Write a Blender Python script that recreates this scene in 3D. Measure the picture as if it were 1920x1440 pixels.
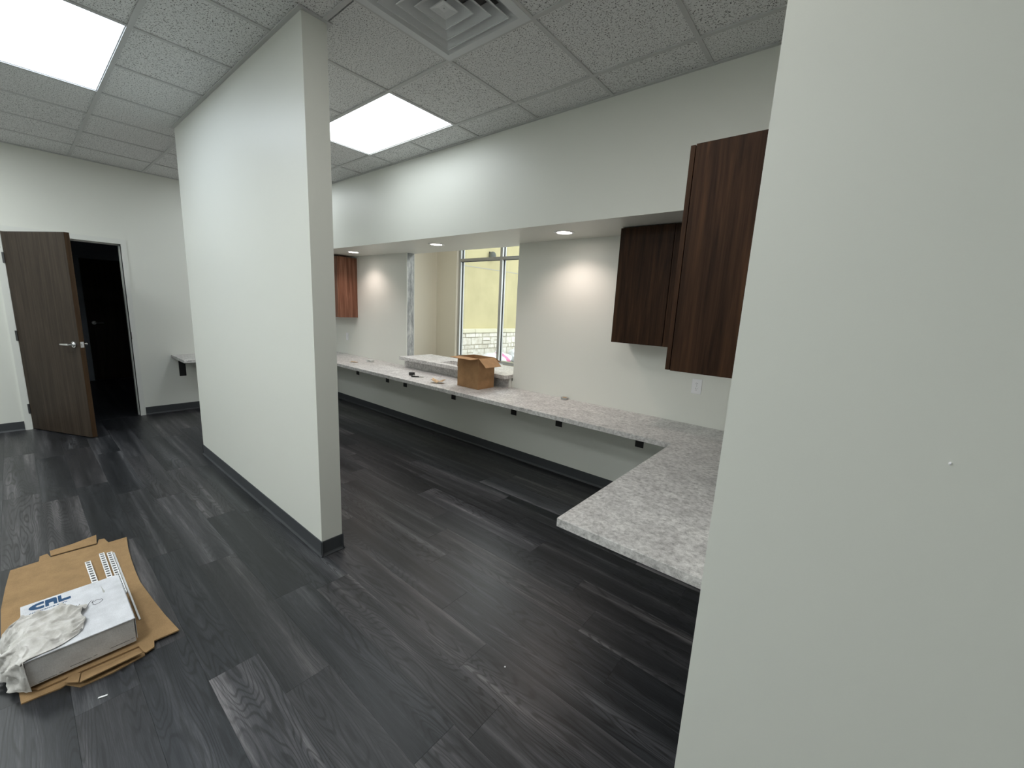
import bpy, bmesh, math, random
from mathutils import Vector, Matrix
random.seed(7)
scn = bpy.context.scene
col = scn.collection
for o in list(bpy.data.objects): bpy.data.objects.remove(o)

# ------------------------------------------------------------ camera
cam_d = bpy.data.cameras.new('camera'); cam = bpy.data.objects.new('camera', cam_d); col.objects.link(cam)
R = [[0.768505987515526, 0.6380190477948621, 0.04827257817564175],
     [0.15201832881607916, -0.10878251474685659, -0.9823730412574014],
     [-0.6215214999151296, 0.7622978808420545, -0.1805906033185564]]
rt, dn, fw = Vector(R[0]), Vector(R[1]), Vector(R[2])
cam.matrix_world = Matrix(((rt.x, -dn.x, -fw.x, 0), (rt.y, -dn.y, -fw.y, 0), (rt.z, -dn.z, -fw.z, 1.605), (0, 0, 0, 1)))
cam_d.sensor_width = 36; cam_d.lens = 763.72 * 36 / 1920
cam_d.clip_start = .02; cam_d.clip_end = 200
scn.camera = cam

# ------------------------------------------------------------ sky and exposure
w = bpy.data.worlds.new('world'); scn.world = w; w.use_nodes = True
bg = w.node_tree.nodes['Background']
bg.inputs['Color'].default_value = (.93, .97, 1, 1); bg.inputs['Strength'].default_value = .78   # plain overcast sky
scn.view_settings.view_transform = 'Standard'; scn.view_settings.look = 'None'
scn.view_settings.gamma = 1; scn.view_settings.use_curve_mapping = False
scn.view_settings.exposure = 1.6
PANEL = {0: (1.62, (.92, .985, 1.01)), 1: (1.7, (.86, .96, 1.08))}     # radiance, colour of the two panels in view
FILL_GAP = (1.9, (1.0, .985, .94))  # fill panel added over the gap, out of frame
FILL_BACK = (5.2, (.94, .99, .985))                                   # and of the fill panels added behind the viewer and in the lobby
DOWN = 6.5       # watts of one downlight

# ------------------------------------------------------------ dimensions (metres; camera stands at x=0, y=0)
H = 3.035; XF = -7.0; XE = 2.6; YN = -3.2
YB = 3.335; YS = 2.72; ZS = 2.258; WT = .124
PX0, PX1, PY0, PY1 = -4.889, -2.373, 1.088, 1.221
RX = -.205
GX0, GDX = -.845, .620
GY0, GDY = 2.433, .6165

# ------------------------------------------------------------ materials
def mat(name, rgb, rough=.5, metal=0, spec=.5):
    m = bpy.data.materials.new(name); m.use_nodes = True
    b = m.node_tree.nodes['Principled BSDF']
    b.inputs['Base Color'].default_value = (*rgb, 1); b.inputs['Roughness'].default_value = rough
    b.inputs['Metallic'].default_value = metal; b.inputs['Specular IOR Level'].default_value = spec
    return m, m.node_tree, b
def nd(nt, t, **kw):
    n = nt.nodes.new(t)
    for k, v in kw.items():
        if k in n.inputs: n.inputs[k].default_value = v
        else: setattr(n, k, v)
    return n
def noise_coords(nt, scale=(1, 1, 1), rnd=False):
    tc = nd(nt, 'ShaderNodeTexCoord'); mp = nd(nt, 'ShaderNodeMapping'); mp.inputs['Scale'].default_value = scale
    src = tc.outputs['Object']
    if rnd:
        oi = nd(nt, 'ShaderNodeObjectInfo'); mu = nd(nt, 'ShaderNodeVectorMath', operation='SCALE')
        cx = nd(nt, 'ShaderNodeCombineXYZ'); mm = nd(nt, 'ShaderNodeMath', operation='MULTIPLY'); mm.inputs[1].default_value = 7.31
        nt.links.new(oi.outputs['Random'], mm.inputs[0])
        nt.links.new(oi.outputs['Random'], cx.inputs[0]); nt.links.new(mm.outputs[0], cx.inputs[1]); nt.links.new(oi.outputs['Random'], cx.inputs[2])
        nt.links.new(cx.outputs[0], mu.inputs[0]); mu.inputs['Scale'].default_value = 37.0
        ad = nd(nt, 'ShaderNodeVectorMath', operation='ADD')
        nt.links.new(src, ad.inputs[0]); nt.links.new(mu.outputs[0], ad.inputs[1]); src = ad.outputs[0]
    nt.links.new(src, mp.inputs['Vector']); return mp.outputs[0]
def ramp(nt, fac, stops):
    r = nd(nt, 'ShaderNodeValToRGB'); nt.links.new(fac, r.inputs[0])
    e = r.color_ramp.elements
    while len(e) < len(stops): e.new(.5)
    for k, (p, c) in enumerate(stops): e[k].position = p; e[k].color = (*c, 1) if len(c) == 3 else c
    return r.outputs['Color']
def mix(nt, a, b, fac, mode='MIX'):
    m = nd(nt, 'ShaderNodeMix', data_type='RGBA', blend_type=mode)
    for s, v in ((m.inputs[0], fac), (m.inputs[6], a), (m.inputs[7], b)):
        if hasattr(v, 'is_output'): nt.links.new(v, s)
        else: s.default_value = v if not isinstance(v, tuple) else ((*v, 1) if len(v) == 3 else v)
    return m.outputs[2]
def bump(nt, b, h, strength=.1, dist=.001):
    n = nd(nt, 'ShaderNodeBump'); n.inputs['Strength'].default_value = strength; n.inputs['Distance'].default_value = dist
    nt.links.new(h, n.inputs['Height']); nt.links.new(n.outputs[0], b.inputs['Normal'])
def noise(nt, vec, scale, detail=3, rough=.55, dist=0):
    n = nd(nt, 'ShaderNodeTexNoise'); n.inputs['Scale'].default_value = scale; n.inputs['Detail'].default_value = detail
    n.inputs['Roughness'].default_value = rough; n.inputs['Distortion'].default_value = dist
    nt.links.new(vec, n.inputs['Vector']); return n.outputs['Fac']

def paint(name, rgb, rough=.42, spec=.5, tex=.12):
    m, nt, b = mat(name, rgb, rough, 0, spec)
    v = noise_coords(nt); bump(nt, b, noise(nt, v, 320, 2), tex, .0008); return m
M_WALL = paint('wall_paint', (.80, .81, .755))
M_LOBBY = paint('lobby_paint', (.80, .73, .61), .6)
M_JAMBW = paint('frame_paint', (.77, .78, .74), .4, .5, .02)
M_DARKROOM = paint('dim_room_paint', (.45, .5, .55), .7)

def plank_mat():
    m, nt, b = mat('plank_vinyl', (.05, .05, .05), .42, 0, .5)
    v1 = noise_coords(nt, (.8, 7.0, 1), True)
    field = noise(nt, v1, 1.0, 2.2, .45, .15)                       # contours of a stretched field read as cathedral grain
    mu = nd(nt, 'ShaderNodeMath', operation='MULTIPLY'); mu.inputs[1].default_value = 210; nt.links.new(field, mu.inputs[0])
    si = nd(nt, 'ShaderNodeMath', operation='SINE'); nt.links.new(mu.outputs[0], si.inputs[0])
    v2 = noise_coords(nt, (2.5, 70.0, 1), True)
    fine = noise(nt, v2, 6, 4, .6)
    v3 = noise_coords(nt, (.42, 9.0, 1), True)
    broad = noise(nt, v3, 1.5, 5, .62, .1)
    base = ramp(nt, broad, [(.30, (.012, .013, .015)), (.47, (.025, .026, .029)), (.57, (.044, .044, .048)), (.70, (.110, .108, .112))])
    line = ramp(nt, si.outputs[0], [(.0, (1.25, 1.25, 1.25)), (.5, (1, 1, 1)), (.9, (.55, .55, .55))])
    gate = ramp(nt, noise(nt, v3, .9, 1), [(.36, (.1, .1, .1)), (.56, (1, 1, 1))])
    c = mix(nt, base, mix(nt, base, line, 1.0, 'MULTIPLY'), gate)
    c = mix(nt, c, ramp(nt, fine, [(.3, (.58, .58, .58)), (.55, (1.05, 1.05, 1.05)), (.75, (1.6, 1.6, 1.6))]), .9, 'MULTIPLY')
    oi = nd(nt, 'ShaderNodeObjectInfo')
    c = mix(nt, c, ramp(nt, oi.outputs['Random'], [(0, (.62, .65, .68)), (.3, (.88, .91, .94)), (.55, (1.04, 1.0, .99)), (.85, (1.3, 1.26, 1.26)), (1, (1.9, 1.86, 1.9))]), 1.0, 'MULTIPLY')
    nt.links.new(c, b.inputs['Base Color'])
    nt.links.new(ramp(nt, fine, [(.2, (.30,) * 3), (.8, (.44,) * 3)]), b.inputs['Roughness'])
    bump(nt, b, fine, .12, .0006); return m
M_PLANK = plank_mat()
M_SUB = mat('subfloor', (.05, .05, .052), .8)[0]

def tile_mat():
    m, nt, b = mat('ceiling_tile', (.72, .73, .72), .9, 0, .1)
    v = noise_coords(nt, (1, 1, 1), True)
    n1 = noise(nt, v, 135, 3, .65); n2 = noise(nt, v, 70, 2, .6)
    sp = ramp(nt, n1, [(.565, (0, 0, 0)), (.62, (1, 1, 1))])
    base = ramp(nt, n2, [(.3, (.76, .765, .76)), (.7, (.86, .865, .86))])
    nt.links.new(mix(nt, base, (.10, .10, .10), sp), b.inputs['Base Color'])
    return m
M_TILE = tile_mat()
M_GRID = mat('grid_white_steel', (.58, .585, .58), .5)[0]
M_VENT = mat('vent_painted_steel', (.70, .72, .73), .4)[0]
M_DUCT = mat('duct_dark', (.14, .14, .14), .8)[0]
M_BASE = mat('vinyl_cove_base', (.052, .056, .062), .5)[0]

def lam_mat():
    m, nt, b = mat('speckled_laminate', (.5, .5, .5), .38, 0, .5)
    v = noise_coords(nt)
    a = noise(nt, v, 46, 6, .72, .3); c = noise(nt, v, 11, 4, .6); d = noise(nt, v, 240, 2, .6)
    base = ramp(nt, a, [(.32, (.34, .33, .325)), (.46, (.58, .565, .555)), (.58, (.74, .725, .715)), (.72, (.86, .845, .84))])
    base = mix(nt, base, ramp(nt, c, [(.35, (.78, .77, .77)), (.65, (1.1, 1.1, 1.09))]), .8, 'MULTIPLY')
    base = mix(nt, base, ramp(nt, d, [(.3, (.8, .8, .8)), (.7, (1.12, 1.12, 1.12))]), .6, 'MULTIPLY')
    nt.links.new(base, b.inputs['Base Color']); return m
M_LAM = lam_mat()

def wood_mat(name, dark, mid, lite, scale=(30, 30, 1.6), rough=.45):
    m, nt, b = mat(name, mid, rough, 0, .10)
    v = noise_coords(nt, scale, True); v2 = noise_coords(nt, (scale[0] * 5, scale[1] * 5, scale[2] * 2), True)
    a = noise(nt, v, 1, 4, .6, .5); f = noise(nt, v2, 1, 3, .6)
    c = ramp(nt, a, [(.28, dark), (.5, mid), (.72, lite)])
    c = mix(nt, c, ramp(nt, f, [(.3, (.7, .7, .7)), (.7, (1.2, 1.2, 1.2))]), .7, 'MULTIPLY')
    nt.links.new(c, b.inputs['Base Color']); bump(nt, b, f, .08, .0005); return m
M_CAB = wood_mat('walnut_laminate', (.016, .0075, .004), (.040, .019, .010), (.078, .037, .018))
M_CAB_LIT = wood_mat('walnut_laminate_red', (.11, .045, .029), (.21, .098, .063), (.33, .17, .115))  # same walnut with the downlight's reddish glow put into the colour
M_DOOR = wood_mat('door_veneer', (.032, .024, .018), (.048, .036, .027), (.066, .050, .038), (18, 18, 1))
M_DOOREDGE = wood_mat('door_edge_wood', (.045, .026, .014), (.075, .044, .024), (.105, .064, .034), (18, 18, 1))
M_STEEL = mat('satin_steel', (.62, .62, .62), .28, 1)[0]
M_HINGE = mat('dull_hinge_steel', (.13, .13, .135), .4, 1)[0]
M_ALU = mat('aluminium_frame', (.48, .48, .48), .35, .9)[0]
M_ALUW = mat('white_trim_bead', (.85, .86, .86), .4)[0]
M_GASKET = mat('black_gasket', (.008, .008, .01), .5)[0]
M_BLACK = mat('black_steel', (.008, .008, .009), .5)[0]
M_PLASTIC = mat('white_plastic', (.90, .90, .92), .35)[0]
M_PLWARM = mat('ivory_plastic', (.72, .74, .72), .35)[0]
M_SLOT = mat('dark_slot', (.03, .03, .03), .6)[0]
M_RUBBER = mat('black_plastic', (.012, .012, .013), .35)[0]
M_GREY = mat('grey_tape', (.42, .42, .40), .4)[0]
M_TAN = mat('tan_paper', (.62, .44, .27), .7)[0]

def card_mat(name, rgb):
    m, nt, b = mat(name, rgb, .85, 0, .15)
    v = noise_coords(nt, (1, 1, 1)); a = noise(nt, v, 14, 5, .6); f = noise(nt, v, 300, 2)
    c = mix(nt, rgb, ramp(nt, a, [(.3, (.86, .86, .86)), (.7, (1.1, 1.1, 1.1))]), 1.0, 'MULTIPLY')
    c = mix(nt, c, ramp(nt, f, [(.3, (.9, .9, .9)), (.7, (1.08, 1.08, 1.08))]), 1.0, 'MULTIPLY')
    nt.links.new(c, b.inputs['Base Color']); return m
M_CARD = card_mat('brown_cardboard', (.35, .225, .115))
M_CARD2 = card_mat('brown_cardboard_box', (.40, .235, .12))
M_WCARD = card_mat('white_cardboard', (.68, .69, .73))
M_GCARD = card_mat('greyish_cardboard_side', (.60, .59, .59))
M_BLUE = mat('blue_ink', (.004, .055, .15), .6)[0]
M_INK = mat('black_ink', (.05, .05, .06), .7)[0]
def cloth_mat():
    m, nt, b = mat('white_rag', (.62, .60, .57), .9, 0, .1)
    v = noise_coords(nt); a = noise(nt, v, 30, 4, .6)
    nt.links.new(ramp(nt, a, [(.3, (.50, .48, .45)), (.65, (.70, .68, .66))]), b.inputs['Base Color'])
    bump(nt, b, noise(nt, v, 90, 4, .7), .5, .004); return m
M_RAG = cloth_mat()
def emit(name, rgb, s):
    m = bpy.data.materials.new(name); m.use_nodes = True; nt = m.node_tree; nt.nodes.clear()
    e = nd(nt, 'ShaderNodeEmission'); e.inputs[0].default_value = (*rgb, 1); e.inputs[1].default_value = s
    o = nd(nt, 'ShaderNodeOutputMaterial'); nt.links.new(e.outputs[0], o.inputs[0]); return m
PANEL_MATS = [emit('panel_diffuser', (c), r) for r, c in (PANEL[0], PANEL[1], FILL_GAP, FILL_BACK)]
M_DLENS = emit('downlight_lens', (1, .90, .84), 6)
def glass_mat():
    m = bpy.data.materials.new('window_glass'); m.use_nodes = True; nt = m.node_tree; nt.nodes.clear()
    t = nd(nt, 'ShaderNodeBsdfTransparent'); t.inputs[0].default_value = (.93, .95, .94, 1)
    g = nd(nt, 'ShaderNodeBsdfGlossy'); g.inputs['Roughness'].default_value = .02
    lw = nd(nt, 'ShaderNodeLayerWeight'); lw.inputs[0].default_value = .5
    pw = nd(nt, 'ShaderNodeMath', operation='POWER'); nt.links.new(lw.outputs['Facing'], pw.inputs[0]); pw.inputs[1].default_value = 5
    f = nd(nt, 'ShaderNodeMath', operation='MULTIPLY_ADD'); nt.links.new(pw.outputs[0], f.inputs[0]); f.inputs[1].default_value = .9; f.inputs[2].default_value = .04
    mx = nd(nt, 'ShaderNodeMixShader'); o = nd(nt, 'ShaderNodeOutputMaterial')
    nt.links.new(f.outputs[0], mx.inputs[0]); nt.links.new(t.outputs[0], mx.inputs[1]); nt.links.new(g.outputs[0], mx.inputs[2]); nt.links.new(mx.outputs[0], o.inputs[0])
    return m
M_GLASS = glass_mat()
def stucco(name, rgb):
    m, nt, b = mat(name, rgb, .95, 0, .1)
    v = noise_coords(nt); n = noise(nt, v, 1.3, 5, .65)
    nt.links.new(mix(nt, rgb, ramp(nt, n, [(.3, (.88, .88, .88)), (.7, (1.06, 1.06, 1.06))]), 1.0, 'MULTIPLY'), b.inputs['Base Color'])
    bump(nt, b, noise(nt, v, 90, 3), .4, .004); return m
M_STUCCO = stucco('yellow_stucco', (.60, .54, .32))
M_CAP = stucco('cast_stone_cap', (.74, .71, .55))
def stone_mat():
    m, nt, b = mat('limestone', (.7, .68, .6), .95, 0, .1)
    v = noise_coords(nt, (1, 1, 1), True); n = noise(nt, v, 7, 5, .7)
    c = ramp(nt, n, [(.3, (.66, .62, .52)), (.5, (.86, .84, .77)), (.7, (.93, .92, .88))])
    oi = nd(nt, 'ShaderNodeObjectInfo')
    c = mix(nt, c, ramp(nt, oi.outputs['Random'], [(0, (.86, .84, .8)), (1, (1.05, 1.05, 1.05))]), 1.0, 'MULTIPLY')
    nt.links.new(c, b.inputs['Base Color']); bump(nt, b, n, 1, .03); return m
M_STONE = stone_mat()
M_MORTAR = mat('mortar', (.62, .59, .50), .95)[0]
def concrete():
    m, nt, b = mat('pale_paving', (.55, .54, .5), .9)
    v = noise_coords(nt); nt.links.new(ramp(nt, noise(nt, v, 3, 5), [(.3, (.48, .47, .44)), (.7, (.6, .59, .56))]), b.inputs['Base Color']); return m
M_GROUND = concrete()
def jamb_mat():
    m, nt, b = mat('bare_metal_stud', (.35, .36, .35), .6, .2)
    v = noise_coords(nt, (6, 6, 1.5)); n = noise(nt, v, 4, 5, .7)
    nt.links.new(ramp(nt, n, [(.35, (.20, .205, .205)), (.5, (.34, .35, .345)), (.65, (.56, .56, .54))]), b.inputs['Base Color']); return m
M_STUD = jamb_mat()
M_BAG = mat('white_plastic_bag', (.82, .84, .88), .35)[0]
M_PINK = mat('pink_print', (.80, .22, .42), .4)[0]

# ------------------------------------------------------------ mesh helpers
class MB:
    def __init__(s): s.v = []; s.f = []; s.mi = []
    def add(s, vs, fs, mi=0):
        n = len(s.v); s.v += [tuple(v) for v in vs]; s.f += [tuple(i + n for i in f) for f in fs]; s.mi += [mi] * len(fs); return s
    def box(s, a, b, mi=0, ch=0):
        (x0, y0, z0), (x1, y1, z1) = a, b
        x0, x1 = min(x0, x1), max(x0, x1); y0, y1 = min(y0, y1), max(y0, y1); z0, z1 = min(z0, z1), max(z0, z1)
        if ch <= 0:
            v = [(x, y, z) for z in (z0, z1) for y in (y0, y1) for x in (x0, x1)]
            return s.add(v, [(0, 2, 3, 1), (4, 5, 7, 6), (0, 1, 5, 4), (2, 6, 7, 3), (0, 4, 6, 2), (1, 3, 7, 5)], mi)
        bm = bmesh.new(); bmesh.ops.create_cube(bm, size=1)
        for v in bm.verts: v.co = Vector((x0 + (v.co.x + .5) * (x1 - x0), y0 + (v.co.y + .5) * (y1 - y0), z0 + (v.co.z + .5) * (z1 - z0)))
        bmesh.ops.bevel(bm, geom=bm.edges[:], offset=ch, segments=1, affect='EDGES')
        bm.verts.ensure_lookup_table(); s.add([v.co for v in bm.verts], [[v.index for v in f.verts] for f in bm.faces], mi); bm.free(); return s
    def prism(s, poly, z0, z1, mi=0):
        n = len(poly)
        if sum(poly[i][0] * poly[(i + 1) % n][1] - poly[(i + 1) % n][0] * poly[i][1] for i in range(n)) < 0: poly = poly[::-1]
        f0 = z0 if callable(z0) else (lambda x, y: z0); f1 = z1 if callable(z1) else (lambda x, y: z1)
        v = [(x, y, f0(x, y)) for x, y in poly] + [(x, y, f1(x, y)) for x, y in poly]
        return s.add(v, [tuple(range(n))[::-1], tuple(range(n, 2 * n))] + [(i, (i + 1) % n, n + (i + 1) % n, n + i) for i in range(n)], mi)
    def tube(s, pts, r, seg=10, mi=0, cap=True):
        pts = [Vector(p) for p in pts]; rings = []
        rr = r if isinstance(r, (list, tuple)) else [r] * len(pts)
        for i, p in enumerate(pts):
            d = (pts[min(i + 1, len(pts) - 1)] - pts[max(i - 1, 0)]).normalized()
            a = d.cross(Vector((0, 0, 1)) if abs(d.z) < .9 else Vector((1, 0, 0))).normalized(); b = d.cross(a)
            rings.append([p + (a * math.cos(t) + b * math.sin(t)) * rr[i] for t in [2 * math.pi * k / seg for k in range(seg)]])
        v = [q for r_ in rings for q in r_]; f = []
        for i in range(len(pts) - 1):
            for k in range(seg): f.append((i * seg + k, (i + 1) * seg + k, (i + 1) * seg + (k + 1) % seg, i * seg + (k + 1) % seg))
        if cap: f += [tuple(range(seg)), tuple(range(len(v) - seg, len(v)))[::-1]]
        return s.add(v, f, mi)
    def lathe(s, prof, c, seg=24, mi=0):      # profile of (radius, z), axis z
        v = [(c[0] + r * math.cos(2 * math.pi * k / seg), c[1] + r * math.sin(2 * math.pi * k / seg), c[2] + z) for r, z in prof for k in range(seg)]
        f = [(i * seg + k, i * seg + (k + 1) % seg, (i + 1) * seg + (k + 1) % seg, (i + 1) * seg + k) for i in range(len(prof) - 1) for k in range(seg)]
        return s.add(v, f, mi)
    def build(s, name, mats, parent=None, loc=None, smooth=False):
        me = bpy.data.meshes.new(name); me.from_pydata(s.v, [], s.f)
        for m in (mats if isinstance(mats, (list, tuple)) else [mats]): me.materials.append(m)
        for p, i in zip(me.polygons, s.mi): p.material_index = i
        bm = bmesh.new(); bm.from_mesh(me); bmesh.ops.recalc_face_normals(bm, faces=bm.faces); bm.to_mesh(me); bm.free()
        if smooth: me.polygons.foreach_set('use_smooth', [True] * len(me.polygons))
        o = bpy.data.objects.new(name, me); col.objects.link(o)
        if parent is not None: o.parent = parent
        if loc is not None: o.location = loc
        return o
def tag(o, label=None, cat=None, group=None, kind=None):
    if label: o['label'] = label
    if cat: o['category'] = cat
    if group: o['group'] = group
    if kind: o['kind'] = kind
    return o
def thing(name, label, cat, loc=(0, 0, 0), group=None, rz=0):
    o = bpy.data.objects.new(name, None); col.objects.link(o); o.location = loc; o.rotation_euler.z = rz
    o.empty_display_size = .05
    return tag(o, label, cat, group)
def local(o, *obs):   # geometry written in world metres, moved under a thing's Empty
    for c in obs:
        c.parent = o; c.location = Vector(c.location) - Vector(o.location)
def inset(o, w_=.002, seg=2):
    m = o.modifiers.new('bevel', 'BEVEL'); m.width = w_; m.segments = seg; m.limit_method = 'ANGLE'; return o

# ============================================================ ROOM SHELL
def wall(name, boxes, m=M_WALL, label=None):
    b = MB()
    for a, c in boxes: b.box(a, c)
    o = b.build(name, m); o['kind'] = 'structure'
    if label: o['label'] = label
    return o
TOP = H + .10
floor = MB().box((XF - 3.3, YN, -.15), (XE, 5.32, -.004)).build('floor', M_SUB); floor['kind'] = 'structure'
floor['label'] = 'dark grey wood-look plank floor running the length of the room'
# planks
PW = .188; PL = 1.22
joint = {0: -2.048, 1: -1.0, 2: -3.085, 3: -2.79, 4: -2.18, 5: -2.098, 6: -1.135, 7: -1.466, 8: -1.826, 9: -2.065, 10: -2.248, 11: -2.662, 12: -1.75, 13: -2.079, 14: -1.25, 15: -2.325, 16: -1.9, 17: -2.6}
meshes = {}
def plank_mesh(L, W_):
    k = (round(L, 3), round(W_, 3))
    if k not in meshes:
        g = .00015; c = .0005; L2, W2 = L / 2 - g, W_ / 2 - g
        o = [(-L2, -W2, -.0035), (L2, -W2, -.0035), (L2, W2, -.0035), (-L2, W2, -.0035),
             (-L2, -W2, -.0004), (L2, -W2, -.0004), (L2, W2, -.0004), (-L2, W2, -.0004),
             (-L2 + c, -W2 + c, 0), (L2 - c, -W2 + c, 0), (L2 - c, W2 - c, 0), (-L2 + c, W2 - c, 0)]
        f = [(0, 1, 5, 4), (1, 2, 6, 5), (2, 3, 7, 6), (3, 0, 4, 7), (4, 5, 9, 8), (5, 6, 10, 9), (6, 7, 11, 10), (7, 4, 8, 11), (8, 9, 10, 11)]
        me = bpy.data.meshes.new('plank'); me.from_pydata(o, [], f); me.materials.append(M_PLANK); meshes[k] = me
    return meshes[k]
rnd = random.Random(3)
far_planks = MB()
for k in range(-9, 18):
    y0 = -.018 + PW * k; y1 = min(y0 + PW, YB)
    if y0 >= YB - .01: break
    j = joint.get(k, -2.0 + rnd.uniform(-.6, .6))
    n0 = math.floor((XF - j) / PL)
    x = j + n0 * PL
    while x < XE:
        a, b = max(x, XF), min(x + PL, XE)
        if b - a > .02 and a < 1.1:
            o = bpy.data.objects.new('plank', plank_mesh(b - a, y1 - y0)); col.objects.link(o); o.parent = floor
            o.location = ((a + b) / 2, (y0 + y1) / 2, 0)
        elif b - a > .02:
            far_planks.box((a + .0007, y0 + .0007, -.0035), (b - .0007, y1 - .0007, 0))
        x += PL
# planks beyond the doorway and out of frame behind: joined
for k in range(0, 6):
    for i in range(3):
        far_planks.box((XF - 3.2 + i * 1.06, k * .184 - .1, -.0035), (XF - 3.2 + (i + 1) * 1.06 - .002, k * .184 + .083, 0))
o = far_planks.build('plank', M_PLANK, floor); o['kind'] = 'stuff'
MB().box((XF - 3.2, -1.4, -.0035), (XF, 3, -.001)).build('underlay', M_PLANK, floor)

wall('wall_left', [((XF - .12, YN, 0), (XF, -.0, TOP)), ((XF - .12, .922, 0), (XF, YB + WT, TOP)), ((XF - .12, 0, 2.158), (XF, .922, TOP))], label='far off-white wall with the doorway')
OX0, OX1 = -4.587, -2.71
wb = wall('wall_back', [((XF, YB, 0), (OX0, YB + WT, TOP)), ((OX1, YB, 0), (RX, YB + WT, TOP)), ((OX0, YB, 0), (OX1, YB + WT, .85)), ((OX0, YB, ZS), (OX1, YB + WT, TOP))], label='off-white wall behind the long counter with a pass-through opening')
MB().box((OX0, YB + .006, .85), (OX0 + .004, YB + WT - .006, ZS)).build('unfinished_jamb', M_STUD, wb)
for yy in (YB + .001, YB + WT - .007): MB().box((OX0, yy, .90), (OX0 + .0065, yy + .006, ZS)).build('corner_bead', M_WALL, wb)
wall('wall_back_upper', [((XF, YS, ZS), (RX, YB, TOP))], label='boxed-out bulkhead above the long counter')
wp = wall('wall_partition', [((PX0, PY0, 0), (PX1, PY1, TOP))], label='free-standing off-white partition wall between the two aisles')
b = MB().prism([(RX, PY0), (XE, PY0), (XE, PY1), (RX + .124, PY1), (RX + .124, YB + WT), (RX, YB + WT)], 0, TOP)
o = b.build('wall_right', M_WALL); o['kind'] = 'structure'; o['label'] = 'large off-white foreground wall along the right of the view'
wall('wall_front', [((XF - .12, YN - .12, 0), (XE + .12, YN, TOP))])
wall('wall_end', [((XE, YN, 0), (XE + .12, PY1, TOP))])
# small paint nib on the near wall
MB().lathe([(0.0001, -.0035), (.002, -.002), (.0026, 0), (.002, .002), (.0001, .0035)], (0, 0, 0), 8).build('paint_nib', M_PLASTIC, bpy.data.objects['wall_right'], (.179, PY0 - .001, 1.361))

# ---- ceiling: slab, tiles, grid
ceil_o = MB().box((XF - .12, YN - .12, H + .10), (XE + .12, YB + WT, H + .25)).build('ceiling', M_GRID); ceil_o['kind'] = 'structure'
ceil_o['label'] = 'suspended ceiling of speckled white tiles in a metal grid'
xs = [GX0 + GDX * i for i in range(-9, 6)]; xs = [x for x in xs if XF + .08 < x < XE - .05]
xs = [XF] + xs + [XE]
ys = [GY0 - GDY * i for i in range(0, 10)]; ys = sorted(y for y in ys if y > YN + .05)
ys = [YN] + ys + [YS]
def cell(i, j): return xs[i], xs[i + 1], ys[j], ys[j + 1]
def near(a, v): return abs(a - v) < .02
def gi(v): return min(range(len(xs)), key=lambda i: abs(xs[i] - v))
def gj(v): return min(range(len(ys)), key=lambda i: abs(ys[i] - v))
LIGHTS = [(-3.945, 1.8165), (-4.565, GY0 - 4 * GDY)]                  # seen in the photo (lower x corner, lower y corner)
LIGHTS += [(GX0 - 9 * GDX, 1.8165)]                                   # added fill panel in the first one's row, hidden by the partition
LIGHTS += [(x, GY0 - k * GDY) for x, k in ((GX0 - 1 * GDX, 3), (GX0 - 3 * GDX, 6), (GX0 - 6 * GDX, 8), (GX0 - 1 * GDX, 8), (GX0 - 9 * GDX, 6))]   # out of frame: fill panels added over the gap and behind the viewer
skip = set()
for lx, ly in LIGHTS:
    i, j = gi(lx), gj(ly); skip |= {(i, j), (i + 1, j)}
VI, VJ = gi(-2.085), gj(1.2); skip.add((VI, VJ))
tm = {}
far_t = MB()
for i in range(len(xs) - 1):
    for j in range(len(ys) - 1):
        if (i, j) in skip: continue
        x0, x1, y0, y1 = cell(i, j)
        x0 += .004; x1 -= .004; y0 += .004; y1 -= .004
        parts = [(x0, x1, y0, y1)]
        # keep clear of the walls that pass through the ceiling
        if y0 < PY1 and y1 > PY0:
            new = []
            for (ax, bx, ay, by) in parts:
                for (wx0, wx1) in ((PX0, PX1), (RX, XE)):
                    pass
                solid = (PX0 < (ax + bx) / 2 < PX1) or ((ax + bx) / 2 > RX)
                if solid: new += [(ax, bx, ay, PY0 - .004)] + ([(ax, bx, PY1 + .004, by)] if (ax + bx) / 2 < RX and by > PY1 + .03 else [])
                else: new.append((ax, bx, ay, by))
            parts = new
        elif y0 > PY1 and (x0 + x1) / 2 > RX: continue
        for (ax, bx, ay, by) in parts:
            if ax < RX < bx and ay > PY1: bx = RX - .002
            key = (round(bx - ax, 3), round(by - ay, 3))
            if key not in tm:
                a, c = key[0] / 2, key[1] / 2
                m_ = MB().box((-a, -c, 0), (a, c, .015)); me = bpy.data.meshes.new('ceiling_tile'); me.from_pydata(m_.v, [], m_.f); me.materials.append(M_TILE); tm[key] = me
            o = bpy.data.objects.new('ceiling_tile', tm[key]); col.objects.link(o); o.parent = ceil_o
            o.location = ((ax + bx) / 2, (ay + by) / 2, H + .007)
GW = .012
for y in ys[1:-1]: MB().box((XF, y - GW, H), (RX if y > PY1 else XE, y + GW, H + .007)).box((XF, y - .002, H + .007), (RX if y > PY1 else XE, y + .002, H + .04)).build('grid_runner', M_GRID, ceil_o)
for i, x in enumerate(xs[1:-1]):
    for j in range(len(ys) - 1):
        if any(gi(lx) + 1 == i + 1 and gj(ly) == j for lx, ly in LIGHTS): continue
        y0, y1 = ys[j] + GW, ys[j + 1] - GW
        if x > RX and y0 > PY0: continue
        MB().box((x - GW, y0, H + .0005), (x + GW, y1, H + .007)).build('cross_tee', M_GRID, ceil_o)
def angle(x0, y0, x1, y1, name='wall_angle'): return MB().box((x0, y0, H - .001), (x1, y1, H + .006)).build(name, M_GRID, ceil_o)
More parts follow.
